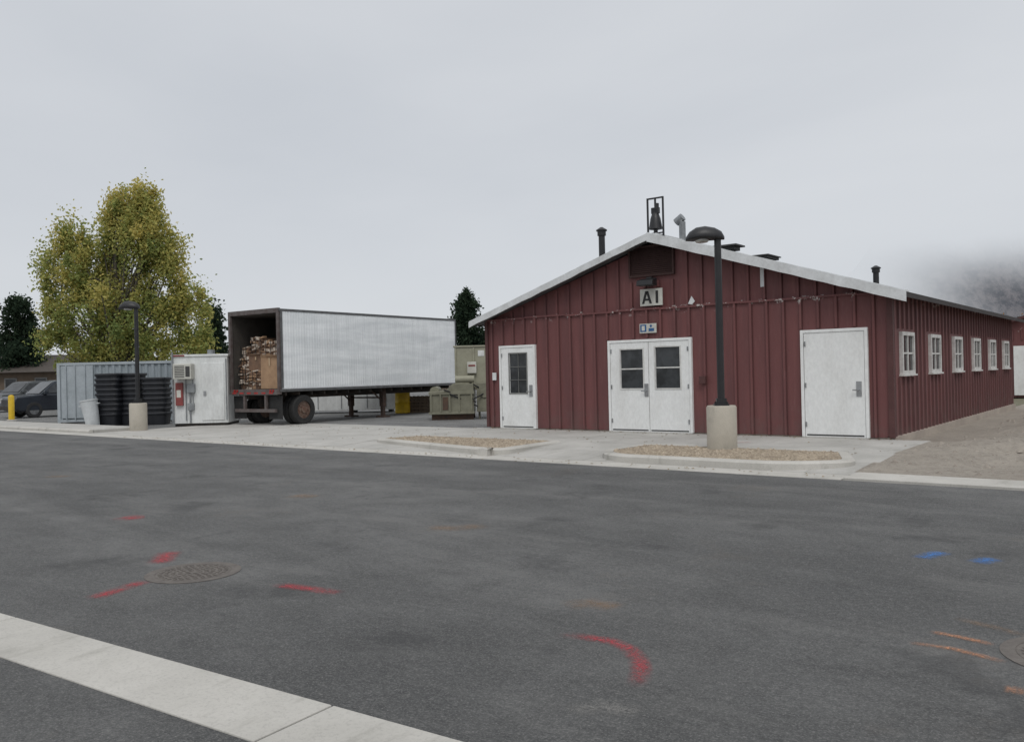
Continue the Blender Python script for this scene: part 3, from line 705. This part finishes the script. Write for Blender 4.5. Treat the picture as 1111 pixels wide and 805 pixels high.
# ---------------- camera-facing placements at left
def ct(name,label,cat,px,d,extra=0,z=0,group=None):
    u,v=at(px,d); return thing(name,label,cat,(u,v,z),YAW+extra,group)
t=ct('shipping_container','grey blue corrugated shipping container behind the black totes','container',125,33.2,-2)
CW,CD,CH=4.65,2.4,2.36
b=MB()
def corr(x0,x1,step,dep,y):
    pts=[];x=x0
    while x<x1-step*.9: pts+=[(x,y),(x+step*.35,y),(x+step*.5,y+dep),(x+step*.85,y+dep)]; x+=step
    pts.append((x1,y)); return pts
pp=corr(-CW/2+.1,CW/2-.1,.26,.05,.03)
for i in range(len(pp)-1):
    a,c=pp[i],pp[i+1]; b.add([(a[0],a[1],.15),(c[0],c[1],.15),(c[0],c[1],CH-.1),(a[0],a[1],CH-.1)],[(0,1,2,3)])
b.box(-CW/2+.05,CW/2-.05,.1,CD,.12,CH-.03)
b.build('body',M['cont'],t)
b=MB()
for x in(-CW/2,CW/2-.12): b.box(x,x+.12,-.0,.12,0,CH); b.box(x,x+.12,CD-.12,CD,0,CH)
b.box(-CW/2+.12,CW/2-.12,0,.1,CH-.1,CH); b.box(-CW/2+.12,CW/2-.12,0,.1,.05,.15); b.build('frame',M['contlight'],t)
b=MB(); b.box(-CW/2+.2,-CW/2+1.45,-.03,.0,.2,CH-.12)
for x in(.4,.75,1.15): b.cyl((-CW/2+x,-.06,.15),(-CW/2+x,-.06,CH-.1),.02,n=8)
b.build('door',M['contlight'],t)
def tote_mesh():
    b=MB(); h=.46; n=24
    def ring(w,d,z,e=.38):
        out=[]
        for i in range(n):
            a=2*math.pi*i/n; ca,sa=math.cos(a),math.sin(a)
            out.append((w*math.copysign(abs(ca)**e,ca),d*math.copysign(abs(sa)**e,sa),z))
        return out
    R=[ring(.34,.30,0),ring(.40,.36,h-.10),ring(.435,.39,h-.08),ring(.445,.40,h-.04),ring(.43,.385,h),ring(.38,.34,h),ring(.33,.29,.04)]
    vs=sum(R,[]); fs=[(k*n+i,k*n+(i+1)%n,(k+1)*n+(i+1)%n,(k+1)*n+i) for k in range(len(R)-1) for i in range(n)]
    fs+= [tuple(range(n)),tuple((len(R)-1)*n+i for i in range(n))]
    b.add(vs,fs); return b
proto=tote_mesh().build('tote',M['blackplastic'],smooth=True); first=True
for ci,(px,nl,dd) in enumerate([(119,9,30.8),(144,9,31.2),(170,8,31.0)]):
    for k in range(nl):
        o=proto if first else proto.copy()
        if not first: col.objects.link(o)
        first=False
        u,v=at(px+random.uniform(-.9,.9),dd); o.location=(u,v,.0+k*.178); o.rotation_euler=(random.uniform(-.012,.012),random.uniform(-.02,.02),math.radians(YAW+random.uniform(-4,4)))
        nm=('leftmost','middle','rightmost')[ci]
        tag(o,f'black plastic tote in the {nm} of three nested stacks before the grey container','tote',f'black totes in the {nm} stack')
t=ct('trash_bin','pale grey round bin leaning beside the stacked black totes','bin',100,30.2,0); t.rotation_euler=(0,math.radians(-9),math.radians(YAW))
b=MB(); b.lathe([(.22,0),(.29,.92),(.31,.93),(.31,.98),(.27,.98),(.26,.9),(.2,.05)],n=24); b.build('body',M['bin'],t,smooth=True)
one('handle',M['bin'],t,(.28,.36,-.06,.06,.78,.82),(-.36,-.28,-.06,.06,.78,.82))
t=ct('equipment_shelter','white equipment shelter with wall air conditioner between totes and trailer','shelter',217,29.2,4)
b=MB(); b.box(-.92,.92,0,1.7,.1,2.38); b.box(-.96,.96,-.04,1.74,2.38,2.46); b.build('cabin',M['wbox'],t,bevel=.015)
b=MB(); b.box(-.88,.88,.06,1.6,0,.1); b.build('skid',M['chassis'],t)
b=MB(); b.box(.05,.8,-.03,-.002,.2,2.15); b.build('door',M['wbox'],t,bevel=.008)
b=MB(); b.box(.12,.2,-.07,-.032,1.05,1.2); b.build('handle',M['steel'],t)
b=MB(); b.box(-.78,-.18,-.42,-.002,1.62,2.14); ac=b.build('air_conditioner',M['cream'],t,bevel=.02)
b=MB()
for i in range(7): b.box(-.72,-.40,-.43,-.421,1.68+i*.06,1.705+i*.06)
b.box(-.36,-.22,-.43,-.421,1.7,2.05); b.build('grille',M['grille'],ac)
b=MB(); b.box(-.80,-.56,-.12,-.002,.72,1.50); rc=b.build('red_cabinet',M['redfaded'],t,bevel=.01)
b=MB(); b.box(-.76,-.62,-.126,-.121,1.0,1.25); b.build('cabinet_window',M['cream'],rc)
for p,q,r in (((-.47,-.05,.2),(-.47,-.05,1.6),.02),((-.9,-.06,.1),(-.9,-.06,2.55),.03),((-.33,-.05,.12),(-.33,-.05,1.25),.028),((-.24,-.05,.6),(-.24,-.05,1.6),.015),((.88,-.04,.2),(.88,-.04,2.3),.018)):
    b=MB(); b.cyl(p,q,r); b.build('conduit',M['galv'],t)
one('meter_box',M['galv'],t,(-.42,-.16,-.14,-.002,1.15,1.45),(-.40,-.2,-.12,-.002,.55,.8),bevel=.01)
b=MB(); b.cyl((.3,.3,2.46),(.3,.3,2.62),.12); b.build('roof_cap',M['galv'],t)
b=MB(); b.box(-.93,-.50,-.046,-.041,2.39,2.45); b.build('red_panel',M['redfaded'],t)
t=ct('bollard','yellow bollard near the parked cars at the far left','bollard',11.5,36.5); b=MB(); b.lathe([(.12,-.05),(.12,1.04),(.10,1.09),(.04,1.12)],n=18); b.build('post',M['yellow'],t,smooth=True)
b=MB(); b.lathe([(.20,-.04),(.20,.05),(.14,.07)],n=18); b.build('footing',M['concrete'],t)
t=ct('drum','yellow rounded drum standing behind the trailer landing legs','drum',436,35.5,0)
b=MB(); b.lathe([(.27,0),(.31,.03),(.31,.42),(.325,.44),(.31,.46),(.31,.85),(.325,.87),(.31,.89),(.30,1.12),(.24,1.22),(.1,1.26)],n=24); b.build('barrel',M['yellow'],t,smooth=True)
b=MB(); b.cyl((0,0,1.25),(0,0,1.32),.06); b.build('cap',M['chassis'],t)
t=ct('storage_box','long low white storage box seen under the trailer','storage box',385,36.8,3)
b=MB(); b.box(-2.3,1.7,0,1.2,.12,1.22); b.box(-2.34,1.74,-.04,1.24,1.22,1.30); b.build('body',M['wbox'],t,bevel=.02)
one('skid',M['chassis'],t,*[(x,x+.15,.05,1.1,0,.12) for x in(-2.1,-.2,1.4)])
one('seam',M['galv'],t,*[(x-.02,x+.02,-.02,-.001,.2,1.18) for x in(-1.6,-.6,.5,1.3)])
# compactor
t=ct('trash_compactor','drab green trash compactor beside the left corner of the red building','compactor',497,29.6,0)
b=MB(); b.box(-.15,1.25,.5,2.0,1.05,2.52); b.box(-.19,1.29,.46,2.04,2.52,2.58)
for x in(-.14,.5,1.16): b.box(x,x+.06,.46,.499,1.1,2.5)
b.build('hopper',M['beige'],t,bevel=.012)
b=MB(); b.xz([(-1.0,.22),(.52,.22),(.52,1.25),(-.2,1.25),(-.42,1.02),(-1.0,.98)],-.12,1.6); b.box(-1.03,.55,-.17,-.12,.88,.98); b.box(-1.03,.55,-.17,-.12,.2,.28)
for x in(-.95,-.62,-.3,.02,.45): b.box(x-.03,x+.03,-.18,-.12,.28,.88)
b.build('body',M['green'],t,bevel=.01)
one('skid',M['rust'],t,(-.95,.5,0,.12,0,.2),(-.95,.5,1.3,1.45,0,.2))
b=MB(); b.box(-.55,-.36,-.135,-.121,.35,.8); b.build('hatch',M['rust'],t)
b=MB(); b.cyl((-.85,.1,1.0),(-.85,1.3,1.0),.16,n=16); b.build('ram_cylinder',M['green'],t,smooth=True)
b=MB(); b.cyl((-.1,-.02,1.40),(.55,-.02,1.40),.12,n=14); b.build('ram_cylinder',M['beige'],t,smooth=True)
b=MB(); b.box(.62,1.2,.1,.45,.25,1.25); b.cyl((.7,.3,.25),(.7,.3,0),.04); b.cyl((1.1,.3,.25),(1.1,.3,0),.04); b.cyl((.9,.05,.9),(.9,.2,.9),.16); b.build('power_unit',M['green'],t,bevel=.01)
b=MB(); b.box(.3,.62,.36,.46,1.6,2.0); cb=b.build('control_box',M['cream'],t,bevel=.01)
b=MB(); b.box(.34,.58,.352,.359,1.84,1.90); b.build('warning_plate',M['redfaded'],cb)
for p,q in(((-.5,-.2,1.05),(.6,.05,.6)),((-.3,-.2,.9),(.65,.05,.45)),((.9,.1,.9),(.5,-.2,.7)),((.2,-.1,1.4),(.7,.1,1.1))):
    b=MB(); b.cyl(p,q,.025); b.build('hydraulic_hose',M['black'],t)
one('label_plate',M['wbox'],t,(.68,.9,.485,.498,2.2,2.4),(.98,1.1,.485,.498,2.25,2.35))
for k in range(5):
    t=ct('pallet','weathered pallet in the pile left of the compactor','pallet',455,36,random.uniform(-4,4),k*.14,'pallets piled by the compactor')
    b=MB()
    for j in range(6): b.box(-.5+j*.18,-.5+j*.18+.1,-.5,.5,.11,.13)
    for y in(-.45,0,.4): b.box(-.5,.5,y,y+.06,0,.11)
    b.build('boards',M['wood'],t)
# ---------------- cars
def suv(px,d,rot,paint,label):
    t=ct('parked_car',label,'car',px,d,rot)
    Wc=.92
    low=[(-2.25,.42),(-2.28,.75),(-2.18,.98),(-1.2,1.08),(2.1,1.12),(2.25,.95),(2.28,.45),(1.9,.32),(-2.0,.32)]
    b=MB(); b.xz(low,-Wc,Wc); b.build('body',paint,t,bevel=.06,smooth=True)
    g=[(-1.15,1.07),(-.45,1.66),(-.1,1.72),(1.6,1.70),(2.12,1.12)]
    b=MB(); n=len(g); vs=[]
    for y in(-1,1):
        for x,z in g: vs.append((x,y*(Wc-.04-(z-1.07)*.28),z))
    fs=[tuple(range(n)),tuple(range(2*n-1,n-1,-1))]+[((i+1)%n,i,n+i,n+(i+1)%n) for i in range(n)]
    b.add(vs,fs); b.build('cabin',paint,t,bevel=.04)
    for sgn in(-1,1):
        for a,c,e,f_ in((-.95,.25,-.42,.25),(.33,1.2,.33,1.2),(1.28,1.9,1.28,1.6)):
            def P(x,z): return (x,sgn*(Wc-.025-(z-1.07)*.28),z)
            b=MB(); b.add([P(a,1.13),P(c,1.13),P(f_,1.58),P(e,1.58)],[(0,1,2,3)]); b.build('window',M['glass'],t)
    b=MB(); b.add([(-1.14,-.78,1.12),(-1.14,.78,1.12),(-.50,.68,1.64),(-.50,-.68,1.64)],[(0,1,2,3)]); b.build('windscreen',M['glass'],t)
    b=MB(); b.add([(2.13,-.78,1.17),(2.13,.78,1.17),(1.70,.7,1.62),(1.70,-.7,1.62)],[(0,1,2,3)]); b.build('rear_window',M['glass'],t)
    b=MB(); b.box(-2.31,-2.26,-.45,.45,.62,.86); b.build('grille',M['grille'],t)
    one('bumper',M['chassis'],t,(-2.34,-2.2,-.9,.9,.38,.56),(2.22,2.34,-.9,.9,.4,.58),bevel=.02)
    for y in(-.72,.72):
        s=y/abs(y)
        b=MB(); b.box(-2.30,-2.15,y-.16,y+.16,.70,.90); b.build('headlight',M['carlamp'],t,bevel=.02)
        b=MB(); b.box(2.2,2.30,y-.1,y+.1,.75,1.02); b.build('tail_light',M['redlamp'],t)
        b=MB(); b.box(-1.0,-.82,s*.98-.1,s*.98+.1,1.08,1.24); b.build('mirror',paint,t,bevel=.02)
    for x in(-1.4,1.4):
        for y in(-.83,.83):
            b=MB(); r=.37; n=24; prof=[(.22,-.11),(.34,-.11),(r,-.07),(r,.07),(.34,.11),(.22,.11)]; vs=[];fs=[]
            for rr,q in prof:
                for i in range(n): a=2*math.pi*i/n; vs.append((x+rr*math.cos(a),y+q,.37+rr*math.sin(a)))
            for k in range(len(prof)-1):
                for i in range(n): fs.append((k*n+i,k*n+(i+1)%n,(k+1)*n+(i+1)%n,(k+1)*n+i))
            b.add(vs,fs); ty=b.build('wheel',M['tyre'],t,smooth=True)
            b=MB(); b.cyl((x,y-.08,.37),(x,y+.08,.37),.22,n=18); b.build('rim',M['carrim'],ty)
suv(30,50,64,M['cargrey'],'grey parked car at the far left beside the yellow bollard')
suv(62,41,50,M['cardark'],'dark parked car half hidden behind the grey container')
t=ct('low_house','low brown building with dark shingle roof behind the parked cars','house',-10,62,0)
b=MB(); b.box(-6,5.2,0,8,0,2.5); b.build('wall',M['brownwall'],t)
b=MB(); b.yz([(-.6,2.4),(4,3.75),(8.6,2.4)],-6.5,5.6); b.build('roof',M['brownroof'],t)
for x in(-1.5,1.0,3.2):
    b=MB(); b.box(x,x+.9,-.05,-.001,1.0,2.0); wf=b.build('window',M['darkframe'],t)
    b=MB(); b.box(x+.08,x+.82,-.06,-.051,1.08,1.92); b.build('pane',M['glass'],wf)
t=ct('wood_fence','long weathered board fence far behind the trailer and container','fence',300,80,0)
b=MB(); x=-28
while x<22: b.box(x,x+.18,0,.03,.05,1.75+random.uniform(-.02,.02)); x+=.2
b.build('boards',M['wood'],t)
x=-28
while x<22: one('post',M['wood'],t,(x,x+.1,.03,.13,0,1.85)); x+=2.4
# ---------------- trees
def leaves(name,blobs,n,size,cols,parent,clumps=90,spread=.5,var=.18,up=1.1):
    tot=sum(q[6] for q in blobs); C=[];D=[]
    for (cx,cy,cz,rx,ry,rz_,wt) in blobs:
        nc=max(3,int(clumps*wt/tot)); p=rng.normal(size=(nc,3)); p/=np.linalg.norm(p,axis=1)[:,None]; p*=(rng.random(nc)**.45)[:,None]
        C.append(p*[rx,ry,rz_]+[cx,cy,cz]); D.append(p[:,2])
    C=np.vstack(C); D=np.concatenate(D); nc=len(C); idx=rng.integers(0,nc,n)
    cs=rng.uniform(.5,1.4,nc)*spread
    P=C[idx]+rng.normal(size=(n,3))*cs[idx][:,None]*[1,1,up]
    P[:,2]=np.maximum(P[:,2],.5)
    a=rng.normal(size=(n,3)); a/=np.linalg.norm(a,axis=1)[:,None]; bb=np.cross(a,rng.normal(size=(n,3))); bb/=np.linalg.norm(bb,axis=1)[:,None]
    s=(rng.uniform(.6,1.3,n)*size)[:,None]
    V=np.empty((n,4,3)); V[:,0]=P-a*s; V[:,1]=P+bb*s*.6; V[:,2]=P+a*s; V[:,3]=P-bb*s*.6
    me=bpy.data.meshes.new(name); me.vertices.add(n*4); me.vertices.foreach_set('co',V.reshape(-1))
    me.loops.add(n*4); me.loops.foreach_set('vertex_index',np.arange(n*4,dtype=np.int32)); me.polygons.add(n)
    me.polygons.foreach_set('loop_start',np.arange(0,n*4,4,dtype=np.int32)); me.polygons.foreach_set('loop_total',np.full(n,4,dtype=np.int32))
    me.update(calc_edges=True); me.validate()
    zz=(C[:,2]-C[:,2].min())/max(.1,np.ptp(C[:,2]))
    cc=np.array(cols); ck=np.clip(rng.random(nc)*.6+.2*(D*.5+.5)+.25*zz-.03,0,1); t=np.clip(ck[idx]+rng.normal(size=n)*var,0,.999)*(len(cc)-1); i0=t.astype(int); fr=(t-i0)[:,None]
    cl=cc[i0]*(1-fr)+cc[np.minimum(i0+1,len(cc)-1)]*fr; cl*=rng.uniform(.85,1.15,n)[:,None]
    at_=me.color_attributes.new('Col','FLOAT_COLOR','CORNER'); arr=np.ones((n*4,4)); arr[:,:3]=np.repeat(cl,4,axis=0); at_.data.foreach_set('color',arr.reshape(-1))
    me.materials.append(M['leaf']); o=bpy.data.objects.new('crown',me); col.objects.link(o); o.parent=parent; return o,C
def trunk(parent,h,r,C,nl=14):
    b=MB(); pts=[Vector((0,0,-.1))]
    for k in range(1,7): pts.append(Vector((random.uniform(-.15,.15),random.uniform(-.15,.15),h*k/6)))
    for i in range(6): b.cyl(pts[i],pts[i+1],r*(1-i/7.5),r*(1-(i+1)/7.5),n=10)
    for q in random.sample(range(len(C)),min(nl,len(C))):
        e=Vector(C[q]); k=random.randint(1,5); s=pts[k]
        if e.z<s.z: s=pts[max(1,int(e.z/h*6)-1)] if e.z>0 else s
        m_=(s+e)/2+Vector((0,0,-.25)); rr=r*(1-k/7.5)*.45
        b.cyl(s,m_,rr,rr*.6,n=7); b.cyl(m_,e,rr*.6,rr*.15,n=6)
    b.build('trunk',M['bark'],parent)
ye=[(.22,.29,.11),(.36,.40,.14),(.54,.50,.17),(.72,.60,.21)]
t=ct('cottonwood_tree','large autumn tree with yellow green leaves behind the grey container','tree',130,46)
bl=[(1.3,0,9.0,1.4,1.6,2.0,2.8),(.3,0,10.8,.4,.7,1.3,.7),(1.2,0,11.0,.4,.6,1.2,.7),(2.1,0,10.5,.4,.7,1.4,.7),(-.4,0,9.7,.4,.7,1.5,.7),(-2.0,.2,7.4,1.2,1.5,1.9,2.0),(-2.8,0,9.2,.35,.6,1.3,.6),(-1.9,0,9.2,.35,.6,1.2,.5),(-3.6,0,7.3,.4,.8,1.6,.7),(0,0,5.2,3.1,2.4,2.0,4.2),(3.4,0,5.5,.6,.9,1.8,1.0),(4.3,0,5.0,.4,.7,1.6,.6),(2.9,0,8.0,.5,.9,1.9,1.0),(2.6,0,6.0,.9,1,1.6,1.0),(-.6,.5,7.8,.8,1,1.8,1.1),(4.2,.2,3.2,.8,.8,1.2,.7),(-3.4,.1,4.6,.8,1.2,1.8,1.1),(1.4,0,3.2,2.6,1.6,1.1,1.6),(-1.4,0,3.0,2.4,1.6,1.1,1.5)]
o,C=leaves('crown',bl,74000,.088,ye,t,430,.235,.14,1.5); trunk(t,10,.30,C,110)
def conifer(px,d,h,wd,label,n=9000,pine=False):
    t=ct('pine_tree',label,'tree',px,d); bl=[]
    if pine:
        for k in range(16):
            f=k/15; z=h*(.18+.74*f); r=wd*(.5*(1-f)**.6+.16); a=random.uniform(0,6.28); bl.append((math.cos(a)*r*.4,math.sin(a)*r*.4,z,r*.62,r*.62,h*.07,1.2-f*.6))
    else:
        for k in range(16):
            f=k/15; r=wd*.5*(1-f)**.85+.08; bl.append((random.uniform(-.1,.1),0,h*(.1+.88*f),r,r,h*.035,.3+(1-f)))
    o,C=leaves('crown',bl,n,.12,[(.024,.040,.030),(.040,.062,.040),(.062,.088,.055)],t,150,.24); trunk(t,h*.9,.16,C,16)
conifer(22,64,8.2,4.0,'dark evergreen tree left of the yellow cottonwood',17000,True)
conifer(-2,70,5.8,3.4,'dark evergreen at the left edge of the frame',9000,True)
conifer(233,58,6.3,3.2,'small dark evergreen between the cottonwood and the trailer',15000)
conifer(219,60,4.9,2.0,'smallest dark evergreen behind the white shelter',5000)
conifer(507,62,7.6,3.3,'dark pine rising between the trailer and the red building',21000,True)
orc=[(.24,.12,.05),(.40,.20,.06),(.15,.12,.05)]
for i,(px,d,h,lab) in enumerate([(1078,92,6.3,'orange autumn tree beyond the far end of the long roof'),(1106,96,5.8,'orange autumn tree above the second red building'),(1132,90,6.4,'russet tree at the far right beyond the second red building')]):
    t=ct('autumn_tree',lab,'tree',px,d); bl=[(0,0,h*.6,1.7,1.5,h*.3,1),(.8,0,h*.5,1.2,1.2,h*.3,.7),(-.9,0,h*.55,1.2,1,h*.25,.7)]
    o,C=leaves('crown',bl,5000,.14,orc,t,50,.4); trunk(t,h*.7,.15,C,12)
conifer(1108,110,7.0,3.5,'dark evergreen among the orange trees at far right',4000)
# ---------------- mountain
def mountmat(name,c1,c2,z0,z1,amax,nz,x0,x1):
    m=bpy.data.materials.new(name); m.use_nodes=True; nt=m.node_tree; nt.nodes.clear()
    tc=N(nt,'ShaderNodeTexCoord').outputs['Object']; sp=N(nt,'ShaderNodeSeparateXYZ'); nt.links.new(tc,sp.inputs[0])
    nn=noise(nt,tc,.007,5,.55); cn=mathn(nt,'MULTIPLY',mathn(nt,'SUBTRACT',nn,.5),nz); zz=mathn(nt,'ADD',sp.outputs[2],cn)
    mr=N(nt,'ShaderNodeMapRange',interpolation_type='SMOOTHSTEP'); mr.inputs['From Min'].default_value=z1; mr.inputs['From Max'].default_value=z0; nt.links.new(zz,mr.inputs['Value'])
    d1=N(nt,'ShaderNodeVectorMath',operation='DOT_PRODUCT'); nt.links.new(tc,d1.inputs[0]); d1.inputs[1].default_value=(c_,s_,0)
    xx=mathn(nt,'ADD',d1.outputs['Value'],mathn(nt,'MULTIPLY',cn,.5))
    mr2=N(nt,'ShaderNodeMapRange',interpolation_type='SMOOTHSTEP'); mr2.inputs['From Min'].default_value=x0; mr2.inputs['From Max'].default_value=x1; nt.links.new(xx,mr2.inputs['Value'])
    al=mathn(nt,'MULTIPLY',mathn(nt,'MULTIPLY',mr.outputs[0],mr2.outputs[0]),amax)  # fog and haze painted in: slope turns see-through with height and leftward
    rock=noise(nt,mapping(nt,tc,(1,1,.6)),.05,10,.8)
    c=mixc(nt,ramp(nt,rock,.43,.57),c1,c2)
    d=N(nt,'ShaderNodeBsdfDiffuse'); nt.links.new(c,d.inputs[0]); tr_=N(nt,'ShaderNodeBsdfTransparent'); mx=N(nt,'ShaderNodeMixShader')
    nt.links.new(al,mx.inputs[0]); nt.links.new(tr_.outputs[0],mx.inputs[1]); nt.links.new(d.outputs[0],mx.inputs[2])
    o=N(nt,'ShaderNodeOutputMaterial'); nt.links.new(mx.outputs[0],o.inputs[0]); return m
def hm(t):
    x=555.5+t*925
    return np.interp(x,[880,925,960,1000,1060,1111,1300],[.07,.125,.16,.20,.24,.28,.36])
def mountain(name,t0,t1,hfun,d0,d1,m,amp=40,zmax=1e9,xmin=-1e9):
    nx,ny=300,60; vs=[];fs=[];keep=[]
    for j in range(ny):
        for i in range(nx):
            t=t0+(t1-t0)*i/(nx-1); q=j/(ny-1); d=d0+(d1-d0)*q; X=t*d
            z=hfun(t)*d1*q
            z+= (mn.fractal((X*.014,d*.006,1),1,2,7))*amp*q
            u,v=UV(X,d); vs.append((u,v,z-3)); keep.append(z-3<zmax and X>xmin)
    for j in range(ny-1):
        for i in range(nx-1):
            f=(j*nx+i,j*nx+i+1,(j+1)*nx+i+1,(j+1)*nx+i)
            if all(keep[k] for k in f): fs.append(f)
    b=MB(); b.add(vs,fs); struct(b.build(name,m,smooth=True))
xA=(935-555.5)/925*1060; xB=(1075-555.5)/925*1060
mountain('mountain',.37,.95,hm,960,1150,mountmat('mountain_fog_fade',(.022,.026,.040),(.13,.12,.13),72,168,.88,36,xA,xB),22,215,xA-30)
# ---------------- camera
cam=bpy.data.cameras.new('camera'); co=bpy.data.objects.new('camera',cam); col.objects.link(co); scene.camera=co
cam.sensor_width=36; cam.lens=36*F/1111; cam.clip_end=6000; cam.clip_start=.05
cu,cv=UV(0,0)
co.matrix_world=Matrix.Translation((cu,cv,CAMH))@Matrix.Rotation(math.radians(YAW),4,'Z')@Matrix.Rotation(math.radians(90.09),4,'X')@Matrix.Rotation(math.radians(-ROLL),4,'Z')
scene.view_settings.view_transform='Standard'; scene.view_settings.look='None'; scene.view_settings.exposure=0
